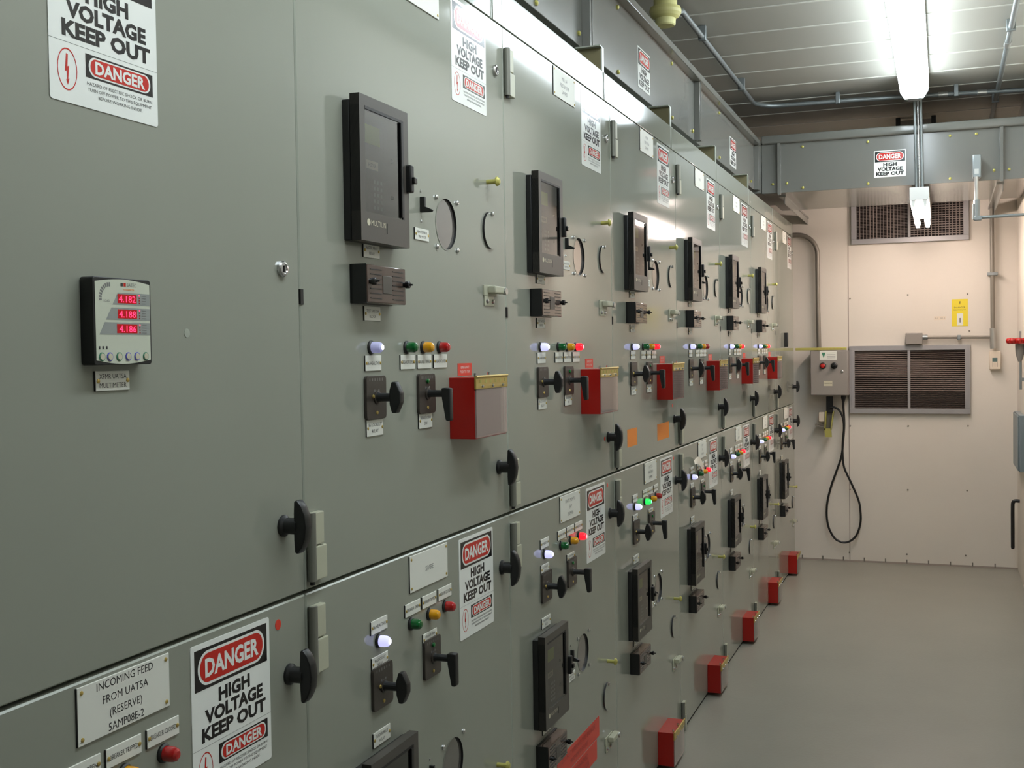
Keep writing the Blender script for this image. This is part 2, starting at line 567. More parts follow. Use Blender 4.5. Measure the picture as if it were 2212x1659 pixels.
def k_glass():
    m = MB(); m.flat([(0.052 * math.cos(2 * math.pi * k / 40), 0.052 * math.sin(2 * math.pi * k / 40)) for k in range(40)], -0.004, 'window_glass')
    return m
def k_lever():
    m = MB()
    m.box(-0.0035, 0.0035, -0.014, 0.016, 0, 0.010, 'black', 0.001)
    m.prism([(-0.014, 0.004), (-0.014, 0.024), (-0.010, 0.026), (-0.003, 0.010)], -0.0035, 0.0035, lambda a, b, t: (t, a, b), 'black', 0.0006)
    for v in (0.027, -0.031):
        m.lathe([(0.003, 0), (0.0028, 0.0016), (0.001, 0.0024)], (0, v, 0), 'n', 'steel', 8)
    return m
def k_stud():
    m = MB()
    m.lathe([(0.0055, 0), (0.0055, 0.022), (0.0105, 0.0225), (0.0105, 0.026), (0.006, 0.030), (0.002, 0.031)], (0, 0, 0), 'n', 'zinc_yellow', 12)
    return m
def k_disc():
    m = MB()
    seg, r = 36, 0.041
    pts = [(r * math.cos(2 * math.pi * k / seg), r * math.sin(2 * math.pi * k / seg)) for k in range(seg)]
    m.add([(a, b, 0.0) for a, b in pts] + [(a * 0.985, b * 0.985, 0.005) for a, b in pts], [[k, (k + 1) % seg, seg + (k + 1) % seg, seg + k] for k in range(seg)], 'black')
    m.flat([(a * 0.985, b * 0.985) for a, b in pts], 0.005, 'paint')
    m.lathe([(0.0055, 0), (0.005, 0.004), (0.002, 0.0055)], (0.002, 0.036, 0.005), 'n', 'steel', 10)
    return m
def k_hasp():
    m = MB()
    m.box(0.0, 0.075, 0.022, 0.046, 0.0, 0.0035, 'hinge_grey', 0.001)
    m.box(0.020, 0.088, 0.028, 0.044, 0.0035, 0.022, 'hinge_grey', 0.003)
    m.lathe([(0.008, 0), (0.008, 0.008)], (0.080, 0.034, 0.018), 'n', 'zinc', 12)
    m.box(0.004, 0.062, 0.0, 0.022, 0.0, 0.003, 'hinge_grey', 0.001)
    for u in (0.016, 0.050):
        m.lathe([(0.0055, 0), (0.0045, 0.004), (0.001, 0.005)], (u, 0.010, 0.003), 'n', 'steel', 10)
    return m
def k_lock():
    m = MB()
    m.lathe([(0.0125, 0), (0.0125, 0.004), (0.0105, 0.0065), (0.008, 0.007), (0.007, 0.0055), (0.002, 0.0055)], (0, 0, 0), 'n', 'steel', 18)
    m.box(-0.0012, 0.0012, -0.005, 0.005, 0.0052, 0.0068, 'black')
    return m
def k_tee():
    m = MB()
    m.lathe([(0.0165, 0.0), (0.0165, 0.004), (0.0125, 0.007), (0.0125, 0.028)], (0, 0, 0), 'n', 'black', 18)
    prof = [(0.040, 0.0245), (0.041, 0.030), (0.032, 0.0375), (0.018, 0.0435), (0.0, 0.0455), (-0.018, 0.0435), (-0.032, 0.0375), (-0.041, 0.030), (-0.040, 0.0245), (-0.020, 0.0235), (0.020, 0.0235)]
    m.prism(prof, -0.0095, 0.0095, lambda a, b, t: (t, a, b), 'black', 0.003)
    return m
def k_hinge():
    m = MB()
    h = 0.108
    m.box(-0.006, 0.030, h * 0.52, h, 0.0, 0.012, 'hinge_grey', 0.002)
    m.box(-0.006, 0.036, 0.0, h * 0.5, 0.0, 0.013, 'hinge_grey', 0.002)
    m.lathe([(0.0075, 0.0), (0.0075, h)], (-0.004, 0.0, 0.008), 'v', 'hinge_barrel', 20)
    m.lathe([(0.004, -0.006), (0.004, 0.0)], (-0.004, 0.0, 0.008), 'v', 'black', 10)
    return m
def bolt_icon(m, u, v, s, n):
    pts = [(-0.16, 1.0), (0.14, 0.95), (0.02, 0.18), (0.30, 0.24), (0.12, -0.62), (0.30, -0.56), (0.06, -1.0), (-0.22, -0.66), (-0.04, -0.64), (-0.10, -0.10), (-0.38, -0.16)]
    m.flat([(u + a * s * 0.55, v + b * s) for a, b in pts][::-1], n, 'sign_red')
def danger_head(m, u0, u1, v0, v1, n, d, txt):
    """black field, white ring, red oval, white DANGER"""
    m.rect(u0, u1, v0, v1, n, 'sign_black')
    h, w = v1 - v0, u1 - u0
    cu, cv = (u0 + u1) / 2, (v0 + v1) / 2
    for k, (fu, fv, c) in enumerate(((0.46, 0.42, 'sign_white'), (0.435, 0.355, 'sign_red'))):
        a, b = w * fu, h * fv
        m.pill(cu - a, cu + a, cv - b, cv + b, min(a, b) * 0.98, n + d * (k + 1), c, 10)
    m.text('DANGER', cu, cv, h * txt, n + d * 3, 'sign_white', width=w * 0.74, bold=0.034)
def k_sign_full():
    m = MB()
    w, h, d = 0.192, 0.212, 0.00022
    m.prism(rounded(-w / 2, w / 2, -h / 2, h / 2, 0.004, 3), 0.0, 0.0010, lambda a, b, t: (a, b, t), 'sign_white')
    n = 0.0010 + d
    V = lambda t: h / 2 - t * h
    danger_head(m, -w * 0.46, w * 0.46, V(0.30), V(0.035), n, d, 0.42)
    for t, c, wid in (('HIGH', 0.375, 0.40), ('VOLTAGE', 0.485, 0.74), ('KEEP OUT', 0.595, 0.82)):
        m.text(t, w * 0.02, V(c), h * 0.083, n, 'sign_black', width=w * wid, bold=0.045)
    m.box(-w / 2, w / 2, V(0.6735), V(0.672), 0.0010, n, 'ink_faint')
    danger_head(m, -w * 0.19, w * 0.45, V(0.83), V(0.70), n, d, 0.5)
    bolt_icon(m, -w * 0.35, V(0.82), h * 0.085, n)
    seg = 24
    ring = [(-w * 0.35 + a * w * 0.085 * math.cos(2 * math.pi * k / seg), V(0.82) + a * h * 0.115 * math.sin(2 * math.pi * k / seg)) for a in (1.0, 0.93) for k in range(seg)]
    m.add([(a, b, n) for a, b in ring], [[k, (k + 1) % seg, seg + (k + 1) % seg, seg + k] for k in range(seg)], 'sign_red')
    for i, t in enumerate(('HAZARD OF ELECTRIC SHOCK OR BURN', 'TURN OFF POWER TO THIS EQUIPMENT', 'BEFORE WORKING INSIDE.')):
        wid = (0.62, 0.61, 0.42)[i]
        m.text(t, w * 0.13, V(0.862 + 0.033 * i), h * 0.018, n, 'ink', width=w * wid)
    return m
def k_sign_short(face, w, h):
    def f():
        m = MB(face)
        d = 0.0005
        m.prism(rounded(-w / 2, w / 2, -h / 2, h / 2, 0.004, 3), 0.0, 0.0012, lambda a, b, t: (a, b, t), 'sign_white')
        n = 0.0012 + d
        V = lambda t: h / 2 - t * h
        danger_head(m, -w * 0.47, w * 0.47, V(0.43), V(0.04), n, d, 0.42)
        for t, c, wid in (('HIGH', 0.53, 0.42), ('VOLTAGE', 0.70, 0.78), ('KEEP OUT', 0.87, 0.86)):
            m.text(t, 0, V(c), h * 0.125, n, 'sign_black', width=w * wid, bold=0.045)
        return m
    return f
def k_sticker(w, h, c, lines=(), ink='sign_white', s=0.006):
    def f():
        m = MB()
        m.box(-w / 2, w / 2, -h / 2, h / 2, 0.0, 0.0006, c)
        for i, t in enumerate(lines):
            m.text(t, 0, ((len(lines) - 1) / 2 - i) * s * 1.7, s, 0.0009, ink, width=min(w * 0.85, glyphs(t, 0)[2][0] * s))
        return m
    return f
def k_dot(r, c):
    def f():
        m = MB(); m.lathe([(r, 0), (r, 0.0006)], (0, 0, 0), 'n', c, 16); return m
    return f

# ------------------------------------------------------------------ one switchgear cabinet
HOLE_UP, HOLE_LOW = (0.5775, 1.7365), (0.569, 0.636)
def k_door(u0, u1, v0, v1, hole):
    def f():
        m = MB()
        bm = bmesh.new()
        g, t = 0.0035, 0.022
        o = [bm.verts.new(p) for p in ((u0 + g, v0 + g, 0), (u1 - g, v0 + g, 0), (u1 - g, v1 - g, 0), (u0 + g, v1 - g, 0))]
        es = [bm.edges.new((o[i], o[(i + 1) % 4])) for i in range(4)]
        if hole:
            n = 40
            r = [bm.verts.new((hole[0] + 0.0525 * math.cos(2 * math.pi * k / n), hole[1] + 0.0525 * math.sin(2 * math.pi * k / n), 0)) for k in range(n)]
            es += [bm.edges.new((r[k], r[(k + 1) % n])) for k in range(n)]
            bmesh.ops.triangle_fill(bm, use_beauty=True, use_dissolve=False, edges=es, normal=(0, 0, 1))
        else:
            bm.faces.new(o)
        m.absorb(bm, 'paint')
        P = lambda e, n_: [(u0 + e, v0 + e, n_), (u1 - e, v0 + e, n_), (u1 - e, v1 - e, n_), (u0 + e, v1 - e, n_)]
        vs = P(g, 0) + P(g - 0.0022, -0.0022) + P(g - 0.0022, -t)
        m.add(vs, [[a + i, a + (i + 1) % 4, a + 4 + (i + 1) % 4, a + 4 + i] for a in (0, 4) for i in range(4)], 'paint_edge')
        return m
    return f
def k_body():
    m = MB()
    d = 1.45
    m.box(0.0015, W - 0.0015, 0.0, 2.221, -d, -0.021, 'paint')
    m.box(0.004, W - 0.004, 0.012, 2.2185, -0.0212, -0.0208, 'gap')
    m.box(0.0, W, 0.0, 0.010, -0.03, -0.006, 'gap')
    m.box(0.0, W, 2.221, 2.300, -d, -0.021, 'paint')
    return m
def k_header():
    m = MB()
    m.box(0.0, W - 0.074, 2.2225, 2.305, -0.021, 0.0, 'paint', 0.0015)
    m.box(W - 0.056, W, 2.2225, 2.305, -0.021, 0.0, 'paint', 0.0015)
    m.box(W - 0.068, W - 0.062, 2.2225, 2.303, -0.021, -0.0005, 'paint_edge', 0.001)
    m.box(W - 0.074, W - 0.056, 2.2225, 2.300, -0.0205, -0.018, 'gap')
    return m
def k_bracket():
    m = MB()
    q = W - 0.072
    m.box(q, q + 0.004, 2.300, 2.378, -0.078, -0.006, 'zinc_olive')
    m.box(q - 0.02, q + 0.004, 2.375, 2.379, -0.078, -0.002, 'paint_edge')
    m.box(q, q + 0.022, 2.300, 2.378, -0.006, -0.002, 'paint_edge')
    return m

UP_LABELS = [((.2425, 1.4595), .061, .027, ('86 HEALTHY',)), ((.3825, 1.4595), .061, .027, ('BREAKER OPEN',)), ((.4575, 1.4595), .063, .027, ('BREAKER TRIPPED',)),
             ((.5335, 1.4595), .064, .027, ('BREAKER CLOSED',)), ((.2445, 1.3455), .063, .029, ('86 LOCKOUT', 'RELAY')), ((.4585, 1.3455), .061, .030, ('BREAKER MAIN', 'SW')),
             ((.2435, 1.657), .061, .025, ('FEEDER PROT', 'RELAY')), ((.2425, 1.5465), .061, .025, ('TEST SWITCH', 'BLOCK')), ((.4555, 1.7045), .064, .023, ('REMOTE RACK', 'TRIP MODE'))]
LOW_LABELS = [((.2475, .9935), .064, .024, ('86 HEALTHY',)), ((.3865, .994), .066, .024, ('BREAKER OPEN',)), ((.4615, .994), .065, .024, ('BREAKER TRIPPED',)),
              ((.5375, .994), .065, .024, ('BREAKER CLOSED',)), ((.248, .929), .062, .023, ('86 LOCKOUT', 'RELAY')), ((.4625, .9215), .065, .022, ('BREAKER MAIN', 'SW')),
              ((.2505, .794), .066, .026, ('FEEDER PROT', 'RELAY')), ((.2435, .5265), .061, .024, ('TEST SWITCH', 'BLOCK')), ((.4555, .598), .064, .023, ('REMOTE RACK', 'TRIP MODE'))]

def gear(root, upper, lit, du=0.0, only=None):
    """Instruments of one compartment; lit = lens materials for white, green, amber, red."""
    L = UP_LABELS if upper else LOW_LABELS
    names = ['lamp_label', 'lamp_label', 'lamp_label', 'lamp_label', 'switch_label', 'switch_label', 'relay_label', 'block_label', 'lever_label']
    for i, (((u, v), w, h, t), nm) in enumerate(zip(L, names)):
        if only and nm not in only: continue
        put('plate_%g_%g_%s' % (w, h, '_'.join(t)), nm, root, (0, u + du, v), k_plate(w, h, t))
    v = 1.487 if upper else 0.966
    for i, (u, c) in enumerate(zip((.236, .380, .454, .531) if upper else (.245, .379, .462, .538), lit)):
        if only and i == 0: continue
        b = put('lamp_base', 'indicator_lamp', root, (0, u + du, v), k_lamp_base, ('white', 'green', 'amber', 'red')[i] + ' indicator lamp' + (', lit' if c.startswith('lit') else ''))
        put('lens_' + c, 'lens', b, (0, 0, 0), k_lens(c))
    if only: return
    if upper:
        r = put('relay', 'protection_relay', root, (0, .147, 1.667), k_relay, 'black framed relay with a clear window')
        s = 1.0
    else:
        r = put('relay_small', 'protection_relay', root, (0, .148, .5485), k_relay_small, 'black framed relay with a clear window')
        s = 0.2305 / 0.245
    for key, nm, mk in (('relay_face', 'display_panel', k_relay_face), ('relay_glass', 'window_pane', k_relay_glass), ('latch', 'latch', k_latch)):
        o = put(key, nm, r, (0, 0, 0), mk); o.scale = (1, 1, s)
    b = put('block', 'test_block', root, (0, .164, 1.562 if upper else .437), k_block, 'smoked test switch cover')
    for u in (.011, .142):
        put('knob', 'knob', b, (.033, u, .037), k_knob)
    a, c = ((.2455, 1.399), (.4605, 1.3975)) if upper else ((.2525, .884), (.467, .881))
    for (u, v), nm, mk in ((a, 'lockout_switch', k_oval_handle), (c, 'breaker_switch', k_grip_handle)):
        p = put('switch_plate', nm, root, (0, u, v), k_switch_plate)
        put(nm + '_handle', 'handle', p, (0, 0, 0), mk)
        if nm == 'breaker_switch': put('target', 'target_flag', p, (.006, 0, .024), k_target)
    h, rw = (.125, .178) if upper else (.118, .166)
    x = put('redbox_%g' % h, 'push_button_box', root, (0, .579 if upper else .536, 1.300 if upper else .016), k_redbox(h, rw), 'red box with a clear hinged front')
    put('redcover_%g' % h, 'cover', x, (0, 0, 0), k_redbox_cover(h, rw), 'clear flap')
    put('redhinge_%g' % h, 'hinge', x, (0, 0, 0), k_redbox_hinge(h, rw), 'brass hinge strip')
    for q in (.055, .123):
        put('button', 'push_button', x, (0, q, .045), k_button)
    hu, hv = HOLE_UP if upper else HOLE_LOW
    wdw = put('window', 'inspection_window', root, (0, hu, hv), k_window, 'round window with four screws')
    put('glass', 'glass', wdw, (0, 0, 0), k_glass)
    put('lever', 'test_lever', root, (0, .455, 1.761 if upper else .655), k_lever)
    put('stud', 'stud', root, (0, .806, 1.852) if upper else (0, .816, .548), k_stud)
    put('disc', 'cover_disc', root, (0, .815, 1.746) if upper else (0, .803, .446), k_disc)
    put('hasp', 'padlock_hasp', root, (0, .772, 1.578) if upper else (0, .776, .281), k_hasp)
    if upper:
        put('trip_sticker', 'trip_sticker', root, (0, .6625, 1.4405), k_sticker(.077, .026, 'red_sticker', ('EMERGENCY', 'PUSH TO TRIP'), s=.0055), 'small red sticker with white words')

CABS = [
    ('grey switchgear cabinet with a red-digit multimeter and an INCOMING FEED plate', 0),
    ('grey switchgear cabinet with a SPARE plate on its lower door', 1),
    ('grey switchgear cabinet with two red tape strips low on its lower door', 2),
    ('grey switchgear cabinet with two orange stickers on its upper door', 3),
    ('grey switchgear cabinet with a white paper tag curling off its lower door', 4),
    ('grey switchgear cabinet just beyond the one with the curling paper tag', 5),
    ('grey switchgear cabinet beside the blank last one of the row', 6),
    ('last grey switchgear cabinet before the back wall, upper door without instruments', 7),
]
OFF = ('lens_clear', 'lens_green', 'lens_amber', 'lens_red')
LIT_UP = {1: ('lit_white_dim',) + OFF[1:], 2: ('lit_white', 'lens_green', 'lens_amber', 'lit_red'), 3: ('lit_white', 'lens_green', 'lens_amber', 'lit_red'),
          4: ('lit_white',) + OFF[1:], 5: ('lit_white', 'lens_green', 'lens_amber', 'lit_red'), 6: ('lit_white', 'lens_green', 'lens_amber', 'lit_red')}
LIT_LOW = {0: OFF, 1: ('lit_white',) + OFF[1:], 2: ('lit_white', 'lens_green', 'lens_amber', 'lit_red'), 3: ('lit_white', 'lit_green', 'lens_amber', 'lens_red'),
           4: ('lit_white', 'lens_green', 'lens_amber', 'lit_red'), 5: ('lit_white', 'lens_green', 'lens_amber', 'lit_red'),
           6: ('lit_white', 'lens_green', 'lens_amber', 'lit_red'), 7: ('lit_white', 'lens_green', 'lens_amber', 'lit_red')}
PLATE_UP = {1: ('SPARE',), 2: ('MILL 5A', 'FEEDER  5VB', '5AMP05'), 3: ('PUMP', 'FEEDER 5A', '5AMP04'), 4: ('SPARE',), 5: ('FAN 5A', '5AMP03'), 6: ('FAN 5B', '5AMP02'), 7: ('BUS PT', '5AMP01')}
PLATE_LOW = {0: ('INCOMING FEED', 'FROM UAT5A', '(RESERVE)', '5AMP08E-2'), 1: ('SPARE',), 2: ('BACK PUMP A', '5VP', '5AMP06'), 3: ('UNIT 5A', 'MAIN FEED', '5AMP05'),
             4: ('PUMP', '5A', '5AMP04'), 5: ('FAN', '5A', '5AMP03'), 6: ('FAN', '5B', '5AMP02'), 7: ('BUS', '5A', '5AMP01')}
cabinets = []
for label, k in CABS:
    root = thing('switchgear_cabinet', label, 'cabinet', (0, S0 + (k - 1) * W, 0), 'row of switchgear cabinets')
    cabinets.append(root)
    put('cabinet_body', 'body', root, (0, 0, 0), k_body)
    put('header', 'header', root, (0, 0, 0), k_header)
    if k <= 5: put('bracket', 'lifting_bracket', root, (0, 0, 0), k_bracket)
    hu, hl = 1 <= k <= 6, k >= 1
    du_ = put('door_up_%d' % hu, 'upper_door', root, (0, 0, 0), k_door(0, W, 1.1035, 2.2215, HOLE_UP if hu else None))
    dl_ = put('door_low_%d' % hl, 'lower_door', root, (0, 0, 0), k_door(0, W, 0.012, 1.1000, HOLE_LOW if hl else None))
    put('tee', 'door_handle', du_, (0, W - .062, 1.216), k_tee)
    put('tee', 'door_handle', dl_, (0, W - .053, .986), k_tee)
    put('lock', 'key_lock', du_, (0, .861, 2.109 if k else 1.607), k_lock)
    for v in (2.065, 1.118, .970, .018):
        put('hinge', 'hinge', root, (0, 0.0125, v), k_hinge)
    put('seam_latch', 'seam_latch', root, (0, 0.0, 1.567 if k else 1.56), lambda: (lambda m: (m.box(0.0006, 0.009, -0.012, 0.012, -0.004, 0.0015, 'black'), m)[1])(MB()))
    put('sign_full', 'danger_sign', root, (0, .711 if k else .475, 2.102 if k else 1.876), k_sign_full, 'white danger sign with red ovals reading HIGH VOLTAGE KEEP OUT')
    put('sign_full', 'danger_sign', root, (0, .710, .981), k_sign_full, 'white danger sign with red ovals reading HIGH VOLTAGE KEEP OUT')
    if k:
        put('nameplate_up_%d' % k, 'nameplate', root, (0, .460, 2.178), k_plate(.186, .075, PLATE_UP[k], .0095, 'ink_faint', 'corners'), 'large white nameplate')
    put('nameplate_low_%d' % k, 'nameplate', root, (0, .482 if k == 0 else .464, 1.0585), k_plate(.170 if k == 0 else .176, .069, PLATE_LOW[k], .0096, 'ink' if k == 0 else 'ink_faint', 'corners'), 'large white nameplate')
    if 1 <= k <= 6: gear(root, True, LIT_UP[k])
    if k: gear(root, False, LIT_LOW[k])
    else: gear(root, False, LIT_LOW[0], 0.015, only=('lamp_label',))

# cabinet 0: the multimeter
c0 = cabinets[0]
m = MB()
w, h = .105, .104
m.prism(rounded(0, w, 0, h, .004, 3), 0, .019, lambda a, b, t: (a, b, t), 'black', .001)
mm = m.build('multimeter', c0, (0, .420, 1.467), label='black multimeter with three rows of red digits')
m = MB()
pts = []
for t in range(13):
    q = t / 12; pts.append((w * (.03 + .94 * q), h * (.055 - .045 * math.sin(math.pi * q))))
for t in range(13):
    q = 1 - t / 12; pts.append((w * (.03 + .94 * q), h * (.945 + .04 * math.sin(math.pi * q))))
m.flat(pts, .0195, 'meter_face')
n = .0197
for i, vc in enumerate((.76, .585, .415)):
    l = .40 - .115 * i
    m.flat([(w * (l - .085), h * (vc - .068)), (w * .965, h * (vc - .068)), (w * .965, h * (vc + .072)), (w * (l + .01), h * (vc + .072))], n, 'meter_band')
    for j in range(4):
        m.rect(w * .77, w * .79, h * (vc + .04 - .03 * j), h * (vc + .055 - .03 * j), n + .0002, 'led_red' if j == 0 else 'red_plastic')
        m.rect(w * .82, w * .90, h * (vc + .042 - .03 * j), h * (vc + .05 - .03 * j), n + .0002, 'ink_faint')
for k in range(9):
    a = math.radians(90 + 12 * k)
    cu_, cv_ = w * .27, h * .76
    r0, r1 = .014, .019
    d = Vector((math.cos(a), math.sin(a))); t = Vector((-d.y, d.x)) * .0011
    m.flat([tuple(Vector((cu_, cv_)) + d * r + t * s_) for r, s_ in ((r0, -1), (r1, -1), (r1, 1), (r0, 1))][::-1], n, 'ink_faint')
m.rect(w * .46, w * .50, h * .905, h * .945, n, 'ink'); m.rect(w * .51, w * .55, h * .905, h * .945, n, 'sign_red')
m.text('SATEC', w * .57, h * .925, .0042, n, 'ink_faint', align='LEFT')
m.text('POWERMETER', w * .60, h * .868, .0022, n, 'orange')
m.text('LOAD', w * .22, h * .73, .0028, n, 'ink_faint')
for k in range(3):
    m.rect(w * (.07 + .06 * k), w * (.095 + .06 * k), h * .18, h * .215, n, 'ink')
m.build('faceplate', mm)
m = MB()
for i, (vc, s) in enumerate(((.76, '4.182'), (.585, '4.188'), (.415, '4.186'))):
    m.rect(w * (.40 if i < 2 else .38), w * .735, h * (vc - .05), h * (vc + .055), .0199, 'led_back')
    m.text(s, w * .565, h * vc, .0078, .0202, 'led_red', width=w * .29)
m.build('digit_display', mm, smooth=False)
for k, c in enumerate(('green_mark', 'blue_mark', 'green_mark', 'blue_mark', 'blue_mark', 'green_mark')):
    m = MB()
    m.lathe([(.0052, 0), (.0052, .0008)], (0, 0, 0), 'n', c, 14)
    m.lathe([(.0040, .0008), (.0038, .0016)], (0, 0, 0), 'n', 'tag_cream', 14)
    m.build('button', mm, (.0195, w * (.12 + (.13 * k if k < 2 else .155 * k - .02)), h * .095), label='round button ringed in colour')
put('plate_mm', 'meter_label', c0, (0, .472, 1.448), k_plate(.061, .024, ('XFMR UAT5A', 'MULTIMETER'), .0058))
put('dot_red', 'red_dot', c0, (0, .832, 1.069), k_dot(.008, 'red_sticker'), 'round red sticker')
put('dot_paint', 'paint_dot', c0, (0, .623, 1.507), k_dot(.006, 'paint_edge'))
# cabinet 2: red tape and dots
c2 = cabinets[2]
put('tape_a', 'red_tape', c2, (0, .522, .384), k_sticker(.392, .058, 'red_sticker', ('DO NOT OPERATE THIS BREAKER', 'WITHOUT PERMIT'), 'red_paint', .014), 'red tape strip')
put('tape_b', 'red_tape', c2, (0, .509, .3235), k_sticker(.365, .057, 'red_sticker', ('BACKFEED HAZARD', 'TEST BEFORE TOUCH'), 'red_paint', .014), 'red tape strip')
put('dot_small', 'red_dot', c2, (0, .815, 1.214), k_dot(.006, 'red_sticker'), 'round red sticker')
put('dot_small', 'red_dot', c2, (0, .838, 1.072), k_dot(.007, 'red_sticker'), 'round red sticker')
# cabinet 3: orange stickers
c3 = cabinets[3]
put('orange_a', 'orange_sticker', c3, (0, .226, 1.194), k_sticker(.125, .057, 'orange'), 'orange paper sticker')
put('orange_b', 'orange_sticker', c3, (0, .670, 1.184), k_sticker(.185, .058, 'orange'), 'orange paper sticker')
put('dot_small', 'red_dot', c3, (0, .822, 1.268), k_dot(.006, 'red_sticker'), 'round red sticker')
put('dot_small', 'red_dot', c3, (0, .834, 1.070), k_dot(.007, 'red_sticker'), 'round red sticker')
# cabinet 4: a paper tag curling away from the lower door
m = MB()
edge_a = smooth_path([(.496, .938, .003), (.440, .990, .010), (.345, 1.032, .017), (.262, 1.045, .021), (.197, 1.036, .020)], 5)
edge_b = smooth_path([(.493, .940, .003), (.396, .983, .012), (.306, 1.009, .020), (.233, 1.020, .026), (.186, 1.022, .026)], 5)
vs = [tuple(q) for pq in zip(edge_a, edge_b) for q in pq]
m.add([(a, b, c) for a, b, c in vs], [[2 * q, 2 * q + 1, 2 * q + 3, 2 * q + 2] for q in range(len(edge_a) - 1)], 'paper')
m.build('paper_tag', cabinets[4], (0, 0, 0), label='white paper tag curling outward')
# cabinet 7: black latch on the upper door
m = MB(); m.box(-.016, .016, -.045, .045, 0, .022, 'black', .003)
m.build('door_latch', cabinets[7], (0, .44, 1.528))

# ------------------------------------------------------------------ bus duct above the row and across the aisle
ZB, ZT, XD, YD = 2.395, 2.665, -0.08, 6.88
def zinc_bolts(m, pts):
    for p in pts: m.lathe([(.008, 0), (.008, .005), (.005, .007), (.002, .008)], p, 'n', 'zinc_yellow', 6)
dm = thing('bus_duct', 'long grey bus duct running along the top of the cabinet row', 'duct', (0, 0, 0))
m = MB()
m.box(-1.2, YD + .62, ZB, ZT, XD - .65, XD, 'duct_paint', .002)
m.box(YD - .018, YD + .6, ZB - .016, ZT - .012, XD - .02, XD + .034, 'duct_paint', .001)
m.build('casing', dm)
m = MB()
m.box(-1.2, YD + .6, ZT - .012, ZT + .018, XD - .68, XD + .034, 'duct_paint', .003)
m.build('lid', dm)
for yc in (1.68, 3.42, 5.115, 6.84):
    m = MB()
    m.box(yc - .022, yc - .006, ZB + .002, ZT - .012, XD, XD + .026, 'duct_paint', .001)
    m.box(yc + .006, yc + .022, ZB + .002, ZT - .012, XD, XD + .026, 'duct_paint', .001)
    m.box(yc - .006, yc + .006, ZB + .002, ZT - .012, XD, XD + .012, 'galvanized')
    m.build('flange', dm)
m = MB()
zinc_bolts(m, [(y_, z_, XD) for y_ in (3.36, 3.49, 5.05, 5.18, 6.70) for z_ in (ZB + .035,)] + [(y_, z_, XD) for y_ in (2.97, 3.81, 4.64, 5.7) for z_ in (ZB + .018, ZT - .035)])
m.build('bolt', dm)
for yc in (4.178, 6.10):
    put('sign_duct', 'danger_sign', dm, (XD, yc, 2.497), k_sign_short(panel, .186, .146), 'white danger sign reading HIGH VOLTAGE KEEP OUT')

cd = thing('cross_duct', 'blue-grey bus duct crossing the aisle in front of the back wall', 'duct', (0, YD, 0))
m = MB(back); m.box(XD + .036, XR, ZB - .018, ZT, -.9, 0, 'duct_paint', .002); m.build('casing', cd)
m = MB(back); m.box(XD + .036, XR, ZT - .004, ZT + .045, -.93, .024, 'duct_paint', .012, 3); m.build('lid', cd)
for xc in (.058, 1.247):
    m = MB(back)
    m.box(xc - .009, xc + .009, ZB - .03, ZT - .004, 0, .026, 'duct_paint', .001)
    m.build('flange', cd)
m = MB(back)
zinc_bolts(m, [(x_, z_, 0) for x_ in (.02, .10, 1.21, 1.285) for z_ in (ZB + .035,)] + [(x_, z_, 0) for x_ in (.19, .55, .985, 1.12) for z_ in (ZB + .005, ZT - .03)])
m.build('bolt', cd)
put('sign_cross', 'danger_sign', cd, (.669, 0, 2.505), k_sign_short(back, .172, .150), 'white danger sign reading HIGH VOLTAGE KEEP OUT')
for xc, dx in ((.06, .05), (1.245, .03)):
    m = MB(world)
    m.box(xc - .02, xc + .02, .1, YB - YD, ZB - .03, ZB - .018, 'duct_paint')
    m.box(xc + .012, xc + .016, .1, YB - YD, ZB - .07, ZB - .03, 'duct_paint')
    m.build('support_rail', cd)

# ------------------------------------------------------------------ lights
def ceiling_fixture(label, y0, y1, lens):
    f = thing('ceiling_light', label, 'light', (.803, (y0 + y1) / 2, ZC))
    a, b = y0 - (y0 + y1) / 2, y1 - (y0 + y1) / 2
    m = MB(world)
    m.box(-.076, .076, a, b, -.034, 0, 'housing_grey', .003)
    m.box(-.072, .072, a - .012, a + .004, -.132, -.02, 'fixture_white', .006)
    for k in range(6):
        m.box(-.020, .020, b + .0005, b + .002, -.128 + .009 * k, -.126 + .009 * k, 'vent_frame')
    m.build('housing', f)
    m = MB(world)
    prof = [(-.074, -.034), (-.071, -.098), (-.048, -.134), (.048, -.134), (.071, -.098), (.074, -.034)]
    m.prism(prof, a + .004, b - .08, lambda p, q, t: (p, t, q), lens)
    m.build('lens', f, smooth=False)
    m = MB(world)
    n0, n1 = b - .08, b + .014
    vs = [(p, n0, q) for p, q in prof] + [(p * .72, n1, -.034 + (q + .034) * .95) for p, q in prof]
    fs = [[i, (i + 1) % 6, 6 + (i + 1) % 6, 6 + i] for i in range(6)] + [list(range(6, 12))]
    m.add(vs, fs, 'cap_white')
    for k in range(6):
        q = (k + .7) / 6.5
        y_, z_ = n0 + (n1 - n0) * q, -.1345 + .0055 * q
        m.box(-.030, .030, y_, y_ + .004, z_ - .001, z_ + .004, 'vent_frame')
    for k in range(7):
        y_ = n0 - .006 - .046 * k
        q = .034 - .004 * max(0, k - 3)
        m.box(-q, q, y_, y_ + .008, -.1362, -.1335, 'gap')
    m.build('end_cap', f, smooth=False)
    return f
ceiling_fixture('long bright lens fluorescent light on the ceiling over the aisle', 4.2, 6.76, 'lens_light')
ceiling_fixture('ceiling fluorescent light over the first cabinets of the row', .6, 3.1, 'lens_light_near')

